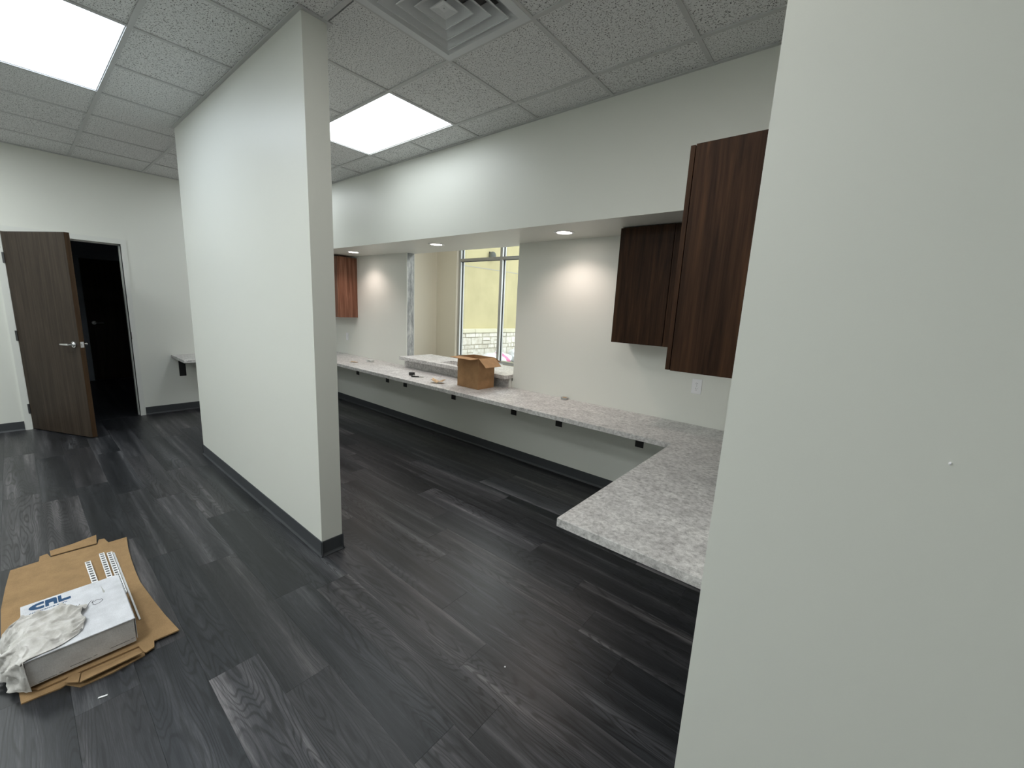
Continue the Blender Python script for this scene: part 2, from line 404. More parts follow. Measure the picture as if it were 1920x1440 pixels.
angle(XF, YN, XF + .022, YS); angle(XF, YS - .022, RX, YS); angle(RX, PY0 - .022, XE, PY0); angle(RX - .022, PY0 - .022, RX, YS)
angle(PX0 - .022, PY0 - .022, PX1 + .022, PY0); angle(PX0 - .022, PY1, PX1 + .022, PY1 + .022); angle(PX1, PY0, PX1 + .022, PY1); angle(PX0 - .022, PY0, PX0, PY1)

# ---- vinyl cove base with a small toe
def base(name, pts, parent_label=None):
    b = MB()
    for (x0, y0, nx, ny, x1, y1) in pts:    # run along (x0,y0)-(x1,y1), n = room side
        t = .004; toe = .012
        def q(d, z): return [(x0 + nx * d, y0 + ny * d, z), (x1 + nx * d, y1 + ny * d, z)]
        prof = [(0, 0), (toe, 0), (toe, .003), (t + .003, .010), (t, .018), (t, .100), (t - .002, .102), (0, .102)]
        v = []; n = len(prof)
        for d, z in prof: v += q(d, z)
        f = [(2 * i, 2 * i + 1, 2 * ((i + 1) % n) + 1, 2 * ((i + 1) % n)) for i in range(n)] + [tuple(range(0, 2 * n, 2)), tuple(range(1, 2 * n, 2))[::-1]]
        b.add(v, f)
    o = b.build(name, M_BASE); o['kind'] = 'structure'; return o
base('baseboard_left', [(XF, YN, 1, 0, XF, -.055), (XF, .977, 1, 0, XF, YB)])
base('baseboard_back', [(XF + .02, YB, 0, -1, RX, YB)])
base('baseboard_partition', [(PX0 - .012, PY0, 0, -1, PX1 + .012, PY0), (PX1, PY0 - .008, 1, 0, PX1, PY1 + .008), (PX0 - .012, PY1, 0, 1, PX1 + .012, PY1), (PX0, PY0 - .008, -1, 0, PX0, PY1 + .008)])
base('baseboard_right', [(RX - .012, PY0, 0, -1, XE, PY0), (RX, PY0 - .008, -1, 0, RX, YB)])

# ============================================================ DOOR (far wall)
door = bpy.data.objects.new('door_1', None); col.objects.link(door); door['kind'] = 'structure'; door['label'] = 'dark wood door standing open in a pale metal frame'
door.location = (XF, 0, 0)
def dpart(b, name, m, parent=door, **kw):
    o = b.build(name, m); o.parent = parent; o.location = -Vector(door.location) if parent is door else (0, 0, 0); return o
fw_ = .05
dpart(MB().box((XF - .135, -fw_, 0), (XF + .012, .002, 2.158 + fw_)).box((XF - .10, .002, 0), (XF - .05, .016, 2.145)), 'door_jamb', M_JAMBW)
dpart(MB().box((XF - .135, .922, 0), (XF + .012, .922 + fw_, 2.158 + fw_)).box((XF - .10, .908, 0), (XF - .05, .922, 2.145)), 'door_jamb', M_JAMBW)
dpart(MB().box((XF - .135, 0, 2.150), (XF + .012, .922, 2.158 + fw_)).box((XF - .10, 0, 2.136), (XF - .05, .922, 2.150)), 'door_head', M_JAMBW)
dpart(MB().box((XF + .004, .9215, 1.0), (XF + .0135, .926, 1.09)), 'strike_plate', M_HINGE)
leaf = bpy.data.objects.new('door_leaf', None); col.objects.link(leaf); leaf.parent = door; leaf.location = (.012, .006, 0)
leaf.rotation_euler.z = math.radians(26.5)
TH = .045; LW = .905
# leaf body is the mesh itself
col.objects.unlink(leaf); bpy.data.objects.remove(leaf)
lb = MB().box((0, 0, .012), (LW, TH, 2.145), 0, .0015)
# free-edge face gets the lighter edge wood
leaf = lb.build('door_leaf', [M_DOOR, M_DOOREDGE]); leaf.parent = door; leaf.location = (.018, .004, 0); leaf.rotation_euler.z = math.radians(26.3)
for p in leaf.data.polygons:
    if p.normal.x > .9: p.material_index = 1
def lever(side):
    b = MB(); yy = 0 if side < 0 else TH; s = -1 if side < 0 else 1; cx, cz = LW - .07, 1.02
    ring = []
    b.tube([(cx, yy, cz), (cx, yy + s * .010, cz)], .032, 20)
    b.tube([(cx, yy + s * .010, cz), (cx, yy + s * .020, cz)], [.024, .016], 16)
    b.tube([(cx, yy + s * .018, cz), (cx, yy + s * .055, cz)], .010, 12)
    b.tube([(cx + .004, yy + s * .055, cz), (cx - .03, yy + s * .058, cz), (cx - .09, yy + s * .056, cz - .002), (cx - .118, yy + s * .050, cz - .003)], [.011, .0105, .009, .0085], 12)
    return b.build('lever_handle', M_STEEL, leaf, smooth=False)
lever(-1); lever(1)
MB().box((LW - .001, .008, .99), (LW + .0015, .037, 1.05)).box((LW, .016, 1.012), (LW + .010, .030, 1.028)).build('latch_plate', M_STEEL, leaf)
for hz in (1.88, 1.06, .24):
    b = MB().tube([(XF + .018, .0, hz - .055), (XF + .018, .0, hz + .055)], .008, 10).box((XF + .010, -.012, hz - .055), (XF + .0135, .0, hz + .055))
    dpart(b, 'hinge', M_HINGE)

# dim room beyond the doorway
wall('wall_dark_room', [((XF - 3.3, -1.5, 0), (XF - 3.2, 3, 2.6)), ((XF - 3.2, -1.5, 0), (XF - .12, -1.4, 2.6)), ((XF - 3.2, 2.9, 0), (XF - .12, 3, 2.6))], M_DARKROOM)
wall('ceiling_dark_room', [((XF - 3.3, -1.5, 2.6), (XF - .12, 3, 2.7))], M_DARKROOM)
d2 = bpy.data.objects.new('door_2', None); col.objects.link(d2); d2['kind'] = 'structure'; d2['label'] = 'closed dark door at the back of the unlit room'
d2.location = (XF - 3.2, .8, 0)
MB().box((0, 0, .01), (.03, .9, 2.1)).build('door_leaf', M_DOOR, d2)
MB().tube([(.03, .08, 1.02), (.04, .08, 1.02)], .03, 16).tube([(.04, .08, 1.02), (.075, .08, 1.02)], .01).tube([(.075, .075, 1.02), (.075, .2, 1.02)], .009).build('lever_handle', M_STEEL, d2)

# ============================================================ COUNTER
ZC, ZCB = .778, .741
YC = 2.696; XC = -.809; YE = 1.324; XL = -6.36
poly = [(RX, YE), (RX, YB), (XF, YB), (XF, 1.296), (XL, 1.296), (XL, YC), (XC, YC), (XC, YE)]
ct = MB().prism(poly, ZCB, ZC).build('countertop', M_LAM)
tag(inset(ct, .0015, 1), 'long grey speckled laminate worktop wrapping round the alcove, with a deep end nearest the viewer', 'countertop')
# steel support brackets
bl = {-5.83: 'black bracket under the long counter, nearest the partition',
      -5.03: 'black bracket under the long counter, second right of the partition edge',
      -4.61: 'black bracket under the long counter, just below the tape measure',
      -3.63: 'black bracket under the long counter, just below the open brown box',
      -2.674: 'black bracket under the bare stretch of counter right of the open box',
      -2.094: 'black bracket under the long counter, just below the roll of tape',
      -1.264: 'black bracket closest to the inside corner of the counter'}
def bracket(x, y, rz, lab, g):
    t = thing('support_bracket', lab, 'bracket', (x, y, .482), g, rz)
    MB().box((-.037, -.0065, 0), (.037, -.0005, ZCB - .482), 0, .001).build('wall_leg', M_BLACK, t)
    MB().box((-.037, -.46, ZCB - .4885), (.037, -.0066, ZCB - .4825), 0, .001).build('counter_leg', M_BLACK, t)
for x, lab in bl.items(): bracket(x, YB, 0, lab, 'black brackets under the long counter')
bracket(XF, 1.402, math.pi / 2, 'black bracket under the short counter end on the far wall', None)

# ---- raised pass-through ledge
LX0, LX1, LY0, LY1, LZ0, LZ1 = -4.555, -2.712, 3.195, 3.73, .880, .920
led = thing('transaction_ledge', 'raised speckled ledge in the pass-through opening above the long counter', 'ledge', (-3.6, 3.4, ZC))
hx0, hx1, hy0, hy1 = -3.86, -3.42, 3.285, 3.525
b = MB()
xsn = [LX0, hx0, hx1, LX1]; ysn = [LY0, hy0, hy1, LY1]
grid = {}
bm = bmesh.new()
for z in (LZ0, LZ1):
    for i, x in enumerate(xsn):
        for j, y in enumerate(ysn): grid[i, j, z] = bm.verts.new((x, y, z))
for i in range(3):
    for j in range(3):
        if (i, j) == (1, 1): continue
        for z in (LZ0, LZ1): bm.faces.new([grid[i, j, z], grid[i + 1, j, z], grid[i + 1, j + 1, z], grid[i, j + 1, z]])
def side(a, c): bm.faces.new([grid[(*a, LZ0)], grid[(*c, LZ0)], grid[(*c, LZ1)], grid[(*a, LZ1)]])
for k in range(3): side((k, 0), (k + 1, 0)); side((k, 3), (k + 1, 3)); side((0, k), (0, k + 1)); side((3, k), (3, k + 1))
side((1, 1), (2, 1)); side((1, 2), (2, 2)); side((1, 1), (1, 2)); side((2, 1), (2, 2))
bmesh.ops.recalc_face_normals(bm, faces=bm.faces)
me = bpy.data.meshes.new('ledge_top'); bm.to_mesh(me); bm.free(); me.materials.append(M_LAM)
lt = bpy.data.objects.new('ledge_top', me); col.objects.link(lt); local(led, lt); inset(lt, .001, 1)
tray = MB().box((hx0, hy0, .852), (hx1, hy1, .856)).box((hx0, hy0, .856), (hx0 + .003, hy1, .9)).box((hx0, hy0, .856), (hx1, hy0 + .003, .9)).box((hx0, hy1 - .003, .856), (hx1, hy1, .9)).build('recess_tray', M_LAM)
ci = MB().box((-4.57, 3.295, ZC), (-2.745, 3.333, LZ0)).build('curb_panel', M_LAM)
rt_ = MB().box((-2.743, 3.299, ZC), (-2.725, 3.333, LZ0)).build('end_trim', M_JAMBW)
ci2 = MB().box((-4.58, YB, .851), (-2.715, YB + .10, .852)).build('curb_cap', M_WALL)
local(led, tray, ci, rt_, ci2)

# ============================================================ WALL CABINETS
CZ0, CZ1 = 1.386, 2.252
def cabinet_right():
    t = thing('wall_cabinet', 'tall-looking dark walnut cabinet on the side wall, its wide end panel nearest the viewer', 'cabinet', (RX, 1.716, CZ0))
    xf = RX - .352     # carcass front
    a = MB().box((xf, 1.716, CZ0), (RX - .001, 1.735, CZ1)).build('side_panel', M_CAB)
    c = MB().box((xf, 1.735, CZ0), (RX - .001, YB - .002, CZ1 - .001)).build('carcass', M_CAB)
    ds = []
    edges = [1.716, 2.145, 2.575, 2.995]
    for k in range(3):
        ds.append(inset(MB().box((xf - .0215, edges[k] + .0012, CZ0 + .002), (xf - .0035, edges[k + 1] - .002, CZ1 - .002)).build('cabinet_door', M_CAB), .0008, 1))
    local(t, a, c, *ds)
def cabinet_back():
    t = thing('wall_cabinet', 'smaller dark walnut cabinet on the back wall, right of the lit plain wall', 'cabinet', (-1.47, YB, CZ0))
    xr = RX - .352 - .03
    a = MB().box((-1.468, 3.048, CZ0), (xr, YB - .001, CZ1)).build('carcass', M_CAB)
    d = inset(MB().box((-1.47, 3.028, CZ0), (-1.063, 3.045, CZ1 - .002)).build('cabinet_door', M_CAB), .0008, 1)
    f = MB().box((-1.059, 3.030, CZ0), (xr, 3.047, CZ1 - .002)).build('filler_panel', M_CAB)
    local(t, a, d, f)
def cabinet_left():
    t = thing('wall_cabinet', 'reddish walnut cabinet in the far left corner above the counter', 'cabinet', (-5.8, YB, CZ0))
    a = MB().box((-5.818, 3.048, CZ0 - .02), (-5.80, YB - .001, CZ1 - .02)).build('side_panel', M_CAB_LIT)
    c = MB().box((XF + .002, 3.05, CZ0 - .02), (-5.819, YB - .001, CZ1 - .021)).build('carcass', M_CAB_LIT)
    ds = [inset(MB().box((-6.21 - .43 * k, 3.028, CZ0 - .018), (-5.802 - .41 * k, 3.0455, CZ1 - .022)).build('cabinet_door', M_CAB_LIT), .0008, 1) for k in range(2)]
    local(t, a, c, *ds)
cabinet_right(); cabinet_back(); cabinet_left()

# ============================================================ LIGHT FIXTURES
lab = ['bright flat ceiling panel above the long counter side of the partition', 'bright flat ceiling panel at top left, left of the partition']
lab += ['ceiling panel hidden behind the partition, at the far left end of the counter alcove', 'ceiling panel out of view, over the gap between partition and near wall', 'ceiling panel out of view, just left of and behind the viewer', 'ceiling panel out of view, by the wall opposite the partition', 'ceiling panel out of view, furthest behind the viewer', 'ceiling panel out of view, nearest the wall with the open door']
for li, ((lx, ly), L) in enumerate(zip(LIGHTS, lab)):
    i, j = gi(lx), gj(ly); x0, x1, y0, y1 = xs[i], xs[i + 2], ys[j], ys[j + 1]
    t = thing('ceiling_light', L, 'light', ((x0 + x1) / 2, (y0 + y1) / 2, H), 'flat ceiling panels')
    a, c = (x1 - x0) / 2 - .003, (y1 - y0) / 2 - .003; e = .014
    fr = MB()
    for p, q in (((-a, -c, .0075), (a, -c + e, .04)), ((-a, c - e, .0075), (a, c, .04)), ((-a, -c + e, .0075), (-a + e, c - e, .04)), ((a - e, -c + e, .0075), (a, c - e, .04))): fr.box(p, q)
    fr.build('light_frame', M_GRID, t)
    MB().box((-a + e, -c + e, .009), (a - e, c - e, .014)).build('diffuser', PANEL_MATS[(0, 1, 0, 2, 3, 3, 3, 3)[li]], t)
dl = [(-5.325, 'leftmost small round downlight under the bulkhead'), (-3.616, 'middle small round downlight under the bulkhead, above the pass-through'), (-1.975, 'rightmost small round downlight under the bulkhead, above the plain wall')]
for x, L in dl:
    t = thing('downlight', L, 'light', (x, 3.016, ZS), 'round downlights under the bulkhead')
    MB().lathe([(.062, -.001), (.064, -.006), (.078, -.006), (.088, -.003), (.089, 0)], (0, 0, 0), 32).build('trim_ring', M_ALUW, t, smooth=True)
    MB().lathe([(.0005, -.003), (.063, -.003)], (0, 0, 0), 32).build('lens', M_DLENS, t)
    ld = bpy.data.lights.new('lamp', 'SPOT'); ld.energy = DOWN; ld.color = (1, .83, .76); ld.spot_size = math.radians(135); ld.spot_blend = .75; ld.shadow_soft_size = .05
    lo = bpy.data.objects.new('lamp', ld); col.objects.link(lo); lo.parent = t; lo.location = (0, 0, -.012)

# four-way ceiling air vent
x0, x1, y0, y1 = cell(VI, VJ)
t = thing('ceiling_vent', 'square four-way air diffuser with nested louvres in the ceiling', 'vent', ((x0 + x1) / 2, (y0 + y1) / 2, H))
hs = (x1 - x0) / 2 - .004
def sq(h, z): return [(-h, -h, z), (h, -h, z), (h, h, z), (-h, h, z)]
def rings(levels, name, m):
    b = MB(); v = []; f = []
    for h, z in levels: v += sq(h, z)
    for k in range(len(levels) - 1):
        for e in range(4): f.append((4 * k + e, 4 * k + (e + 1) % 4, 4 * k + 4 + (e + 1) % 4, 4 * k + 4 + e))
    b.add(v, f); return b.build(name, m, t)
rings([(hs, .004), (hs, -.002), (.262, -.004), (.192, .052), (.189, .054), (.258, .0), (hs - .002, .004)], 'vent_flange', M_VENT)
for h in (.222, .160, .098):
    rings([(h - .074, .050), (h - .002, -.004), (h, -.008), (h + .004, -.008), (h + .004, -.004), (h + .001, -.002), (h - .072, .053), (h - .074, .050)], 'louvre', M_VENT)
b = MB(); v = sq(.050, -.006) + sq(.046, -.008) + sq(.020, .0) + sq(.016, .0)
f = []
for k in range(2):
    for e in range(4): f.append((4 * k + e, 4 * k + (e + 1) % 4, 4 * k + 4 + (e + 1) % 4, 4 * k + 4 + e))
f.append((8, 9, 10, 11)); b.add(v[:12], f); b.tube([(0, 0, .001), (0, 0, -.004)], .004, 8); b.build('centre_cone', M_VENT, t)
MB().box((-.28, -.28, .056), (.28, .28, .09)).build('duct_plate', M_DUCT, t)

# ============================================================ SOCKETS
def outlet(x, z, L, m=M_PLASTIC):
    t = thing('wall_outlet', L, 'outlet', (x, YB, z))
    inset(MB().box((-.0365, -.006, -.058), (.0365, -.0005, .058)).build('cover_plate', m, t), .002, 2)
    for s in (-1, 1):
        r = MB().prism([(.0165 * math.cos(a) , .0145 * math.sin(a)) for a in [k * math.pi / 8 for k in range(16)]], .0, .0015)
        v = [(p[0], -.006 - p[2], s * .020 + p[1]) for p in r.v]; q = MB().add(v, r.f).build('receptacle', m, t)
        for dx, w_, h_ in ((-.006, .0018, .008), (.006, .0018, .0065)):
            MB().box((dx - w_ / 2, -.0085, s * .020 + .001), (dx + w_ / 2, -.0074, s * .020 + .001 + h_)).build('slot', M_SLOT, q)
        MB().box((-.002, -.0085, s * .020 - .0095), (.002, -.0074, s * .020 - .0055)).build('slot', M_SLOT, q)
    MB().tube([(0, -.006, 0), (0, -.0072, 0)], .0028, 8).build('screw', M_STEEL, t)
outlet(-.863, 1.083, 'white duplex outlet on the back wall under the dark cabinets')
t = thing('light_switch', 'white switch plate in the far left corner under the reddish cabinet', 'switch', (-6.12, YB, 1.055))
inset(MB().box((-.0365, -.006, -.058), (.0365, -.0005, .058)).build('cover_plate', M_PLASTIC, t), .002, 2)
MB().box((-.012, -.009, -.02), (.012, -.006, .02)).build('rocker', M_PLASTIC, t)

# ============================================================ ON THE COUNTER
# open cardboard box
bx = thing('cardboard_box', 'open brown cardboard box with flaps out on the long counter', 'box', (-2.996, 3.06, ZC + .0005))
A, Bq, HB, T3 = .153, .120, .318, .004
def wl(a, c, name): return MB().box(a, c).build(name, M_CARD2, bx)
MB().box((-A, -Bq, 0), (A, Bq, .004)).build('box_bottom', M_CARD2, bx)
wl((-A, -Bq, 0.004), (A, -Bq + T3, HB), 'box_side'); wl((-A, Bq - T3, 0.004), (A, Bq, HB), 'box_side')
wl((-A, -Bq + T3, 0.004), (-A + T3, Bq - T3, HB), 'box_side'); wl((A - T3, -Bq + T3, 0.004), (A, Bq - T3, HB), 'box_side')
def flap(p0, p1, d, name='flap', sk=.004):
    p0, p1, d = Vector(p0), Vector(p1), Vector(d); e = (p1 - p0).normalized(); n = e.cross(d).normalized() * .0035
    q = [p0, p1, p1 + d - e * sk, p0 + d + e * sk]
    MB().add([*q, *[x + n for x in q]], [(0, 1, 2, 3), (4, 7, 6, 5), (0, 4, 5, 1), (1, 5, 6, 2), (2, 6, 7, 3), (3, 7, 4, 0)]).build(name, M_CARD2, bx)
flap((-A, -Bq, HB), (A, -Bq, HB), (-.0, -.118, -.004))
flap((A, -Bq, HB), (A, Bq, HB), (.098, 0, -.082))
flap((A, Bq, HB), (-A, Bq, HB), (0, .105, -.055))
flap((-A, Bq, HB), (-A, -Bq, HB), (-.012, 0, -.117))
# tape measure and marker
tm_ = thing('tape_measure', 'small black tape measure on the long counter', 'tape measure', (-3.92, 2.93, ZC + .0005), rz=.3)
b = MB().prism([(.036 * math.cos(a) - (.004 if math.sin(a) < 0 else 0), .030 * math.sin(a)) for a in [k * math.pi / 8 for k in range(16)]] , 0, .036)
inset(b.build('case', M_RUBBER, tm_), .004, 2)
MB().box((.030, -.030, .002), (.056, -.010, .012)).build('tape_tip', M_STEEL, tm_)
pn = thing('marker_pen', 'thin black and grey marker lying beside the tape measure', 'pen', (-3.78, 2.90, ZC + .0075), rz=.62)
MB().tube([(-.07, 0, 0), (.02, 0, 0)], .007, 10).build('pen_barrel', M_RUBBER, pn); MB().tube([(.02, 0, 0), (.075, 0, 0)], [.006, .005], 10).build('pen_cap', M_GREY, pn)
# crumpled tan paper
bm = bmesh.new(); bmesh.ops.create_grid(bm, x_segments=9, y_segments=6, size=.5)
r2 = random.Random(5)
for v in bm.verts:
    v.co = Vector((v.co.x * .15 + r2.uniform(-.008, .008), v.co.y * .09 + r2.uniform(-.008, .008), .006 + abs(v.co.x) * .05 + r2.uniform(0, .016)))
me = bpy.data.meshes.new('paper_scrap'); bm.to_mesh(me); bm.free(); me.materials.append(M_TAN)
ps = bpy.data.objects.new('paper_scrap', me); col.objects.link(ps); ps.location = (-3.37, 2.86, ZC); ps.rotation_euler.z = .5
mo = ps.modifiers.new('s', 'SOLIDIFY'); mo.thickness = .0015
tag(ps, 'crumpled tan paper scrap between the tape measure and the open box', 'paper')
def tape_roll(x, y, L, r=.036, h=.020, m=M_GREY):
    t = thing('tape_roll', L, 'tape', (x, y, ZC + .0005))
    MB().lathe([(r * .68, 0), (r, 0), (r, h), (r * .68, h), (r * .68, 0)], (0, 0, 0), 28).build('tape', m, t)
    MB().lathe([(r * .60, .001), (r * .68, .001), (r * .68, h - .001), (r * .60, h - .001), (r * .60, .001)], (0, 0, 0), 28).build('core', M_TAN, t)
tape_roll(-2.02, 3.285, 'small grey roll of tape against the back wall right of the open box')
sc = thing('small_carton', 'small pale carton near the far left end of the long counter', 'carton', (-5.16, 3.14, ZC + .0005), rz=.2)
MB().box((-.05, -.022, 0), (.05, .022, .028), 0, .002).build('carton_body', M_PLWARM, sc); MB().box((-.02, -.0235, .006), (.03, -.022, .02)).build('carton_label', M_GREY, sc)
bm = bmesh.new(); bmesh.ops.create_grid(bm, x_segments=6, y_segments=3, size=.5)
for v in bm.verts: v.co = Vector((v.co.x * .11, v.co.y * .03 + r2.uniform(-.005, .005), .004 + r2.uniform(0, .008)))
me = bpy.data.meshes.new('paper_strip'); bm.to_mesh(me); bm.free(); me.materials.append(M_TAN)
o = bpy.data.objects.new('paper_strip', me); col.objects.link(o); o.location = (-5.22, 2.93, ZC); o.rotation_euler.z = .4
o.modifiers.new('s', 'SOLIDIFY').thickness = .001
tag(o, 'thin tan paper strip at the far left end of the long counter', 'paper')

# ============================================================ ON THE FLOOR
main = [(-3.455, -0.17), (-3.466, -0.063), (-3.531, -0.058), (-3.54, -0.027), (-3.477, -0.016), (-3.467, 0.18), (-3.534, 0.193), (-3.525, 0.218), (-3.45, 0.229), (-3.451, 0.315), (-3.29, .300), (-3.122, 0.292), (-2.97, .288), (-2.829, 0.288), (-2.601, 0.306), (-2.437, 0.321), (-2.266, 0.343), (-2.27, 0.252), (-2.225, 0.245), (-2.213, 0.214), (-2.229, 0.207), (-2.280, .20), (-2.282, .10), (-2.284, .02), (-2.288, -.10), (-2.37, -.153), (-2.59, -.178), (-2.79, -.198), (-3.04, -.20), (-3.27, -.186)]
low = [(-2.211, 0.21), (-2.195, 0.103), (-2.201, 0.009), (-2.255, -0.027), (-2.249, -0.043), (-2.257, -0.092), (-2.262, -0.146), (-2.37, -0.153), (-2.594, -0.18), (-2.786, -0.19), (-3.047, -0.19), (-3.2, -0.12), (-3.2, .12), (-2.6, .22)]
def zoff(d): return lambda x, y: d + .0025 * math.sin(7 * x + 3 * y)
sheet = MB().prism(main, .0085, .0145).build('cardboard_sheet', M_CARD); tag(sheet, 'large flattened brown cardboard box lying on the floor under the white carton', 'cardboard')
sheet_low = MB().prism(low, .0005, .006).build('lower_panel', M_CARD, sheet)
MB().prism([(-2.272, 0.018), (-2.263, 0.068), (-2.239, 0.1), (-2.255, 0.179), (-2.205, 0.205), (-2.196, 0.009)], lambda x, y: .0075 + (x + 2.27) * .25, lambda x, y: .012 + (x + 2.27) * .25).build('folded_flap', M_CARD, sheet_low)
MB().prism([(-2.30, -.012), (-2.272, .016), (-2.199, .006), (-2.249, -.03)], lambda x, y: .0075 + (x + 2.30) * .2, lambda x, y: .012 + (x + 2.30) * .2).build('folded_flap', M_CARD, sheet_low)
MB().prism([(-3.556, -0.016), (-3.564, 0.082), (-3.593, 0.188), (-3.497, 0.180), (-3.502, -0.015)], lambda x, y: .004 + (-3.49 - x) * .15, lambda x, y: .010 + (-3.49 - x) * .15).build('rear_flap', M_CARD, sheet)
MB().box((-3.45, -.0165, .0146), (-2.8, -.0135, .0152)).build('crease', M_CARD, sheet)
# slotted strips
def strip(x0, x1, y0, y1, L, rz=0, slots=True):
    t = thing('slotted_strip', L, 'strip', (x0, (y0 + y1) / 2, .0165), 'white slotted strips beside the white carton', rz)
    w2 = (y1 - y0) / 2; ln = x1 - x0; n = int(ln / .029); b = MB(); hh = .010
    b.box((0, -w2, 0), (ln, -w2 + .004, hh)); b.box((0, w2 - .004, 0), (ln, w2, hh))
    pitch = ln / n
    for k in range(n + 1):
        xa = max(0, k * pitch - .006); xb = min(ln, k * pitch + .006)
        b.prism([(xa, -w2 + .004), (xb, -w2 + .004), (min(ln, xb + .003), w2 - .004), (min(ln, xa + .003), w2 - .004)], .006, hh)
    b.build('slotted_face', M_PLASTIC, t)
    MB().box((0, -w2 + .004, .0005), (ln, w2 - .004, .002)).build('slot_backing', M_SLOT, t)
strip(-3.25, -2.66, .108, .132, 'white slotted strip lying apart, leftmost of the strips', .02)
strip(-3.305, -2.66, .172, .195, 'white slotted strip in the middle of the three', 0)
strip(-3.285, -2.76, .204, .226, 'white slotted strip along the right side of the carton', 0)
t = thing('metal_angle', 'thin white metal angle running past the right side of the white carton', 'metal strip', (-3.275, .232, .0165))
MB().box((0, -.003, 0), (.80, .005, .003)).box((0, -.003, .003), (.80, -.0015, .012)).build('angle', M_PLASTIC, t)

# white carton
BX0, BX1, BY0, BY1, BZ0, BZ1 = -2.745, -2.298, -.127, .201, .0285, .150
cb = thing('white_carton', 'low white carton with blue lettering on the flattened cardboard', 'box', ((BX0 + BX1) / 2, (BY0 + BY1) / 2, BZ0))
body = inset(MB().box((BX0 + .003, BY0 + .003, BZ0), (BX1 - .004, BY1 - .003, BZ1 - .006)).build('carton_body', M_GCARD), .003, 2)
lid = MB().box((BX0, BY0, BZ1 - .006), (BX1, BY1, BZ1)).build('carton_lid', M_WCARD); inset(lid, .0015, 1)
fronts = [(-.097, -.047, .032), (-.009, .054, .040), (.112, .175, .044)]
lp = []
for y0, y1, z in fronts:
    lp.append(MB().box((BX1 - .0045, y0, z + .004), (BX1 - .0035, y1, z + .0055)).build('perforated_slit', M_INK))
    lp.append(MB().box((BX1 - .0045, y1 + .006, z + .006), (BX1 - .0035, y1 + .018, z + .0075)).build('perforated_slit', M_INK))
tl = MB().box((BX0 - .002, BY1 + .0002, BZ0 + .01), (BX1 - .01, BY1 + .0025, BZ1 - .008)).build('tuck_panel', M_WCARD)
ZT = BZ1 + .0003
def top_poly(polys, name, m, parent):
    b = MB()
    for p in polys: b.prism([(x, y) for x, y in p], ZT, ZT + .0004)
    return b.build(name, m, parent)
# lettering in (s, t): s along the line (+y), t up the letters (-x)
ox, oy = -2.668, -.103; SX, SY = .131, .060
def LT(p): return [(ox - q[1] * SY, oy + q[0] * SX) for q in p]
arc = [(.36 - .34 * math.cos(a), .5 + .5 * math.sin(a)) for a in [math.pi / 2 - k * math.pi / 12 for k in range(13)]]
Cc = [(.02 + .34 * (1 - math.sin(math.pi * k / 24)), 0) for k in range(0)]
Cpoly = [(.36, 1)] + [(.34 - .34 * math.sin(math.pi * k / 12), .5 + .5 * math.cos(math.pi * k / 12)) for k in range(13)] + [(.36, 0), (.36, .36), (.20, .36), (.155, .5), (.20, .64), (.36, .64)]
top_poly([LT(Cpoly), LT([(.385, 0), (.385, 1), (.64, 1), (.67, .8), (.67, .0), (.585, 0), (.585, .34), (.565, .42), (.47, .42), (.47, 0)]),
          LT([(.695, 1), (.78, 1), (.78, .36), (1.0, .36), (1.0, 0), (.695, 0)])], 'logo_letters', M_BLUE, None)
logo = bpy.data.objects['logo_letters']
def text_mesh(s, size, loc, m, name, bold=0):
    cu = bpy.data.curves.new('t', 'FONT'); cu.body = s; cu.size = size; cu.offset = bold; cu.extrude = .0002
    o = bpy.data.objects.new('t', cu); col.objects.link(o); bpy.context.view_layer.update()
    me = bpy.data.meshes.new_from_object(o.evaluated_get(bpy.context.evaluated_depsgraph_get())); bpy.data.objects.remove(o)
    me.materials.clear(); me.materials.append(m); n = bpy.data.objects.new(name, me); col.objects.link(n); n.location = loc; n.rotation_euler.z = math.radians(90); n.scale.x = 1.22
    return n
small = text_mesh('crlaurence.com', .0155, (-2.648, -.103, ZT), M_BLUE, 'web_address', .0003)
def stroke(pts, r=.0011): return MB().tube([(x, y, ZT) for x, y in pts], r, 5)
hand = stroke([(-2.578, .088), (-2.560, .078), (-2.540, .072)])
hh = stroke([(-2.575, .094), (-2.556, .088), (-2.545, .092)]); hand.add(hh.v, hh.f)
hh = stroke([(-2.556, .088), (-2.568, .104), (-2.560, .122), (-2.548, .124), (-2.534, .112), (-2.530, .096), (-2.540, .089)]); hand.add(hh.v, hh.f)
hh = stroke([(-2.585, .040), (-2.575, .036), (-2.570, .044), (-2.585, .050)]); hand.add(hh.v, hh.f)
hand = hand.build('pen_scribble', M_INK)
mk = MB().prism([(-2.689, .1305), (-2.616, .131), (-2.610, .136), (-2.618, .1385), (-2.65, .1345)], ZT, ZT + .0006).build('tear_mark', M_GREY)
local(cb, body, lid, *lp, tl, logo, small, hand, mk)
logo['label'] = 'blue block capitals'; 

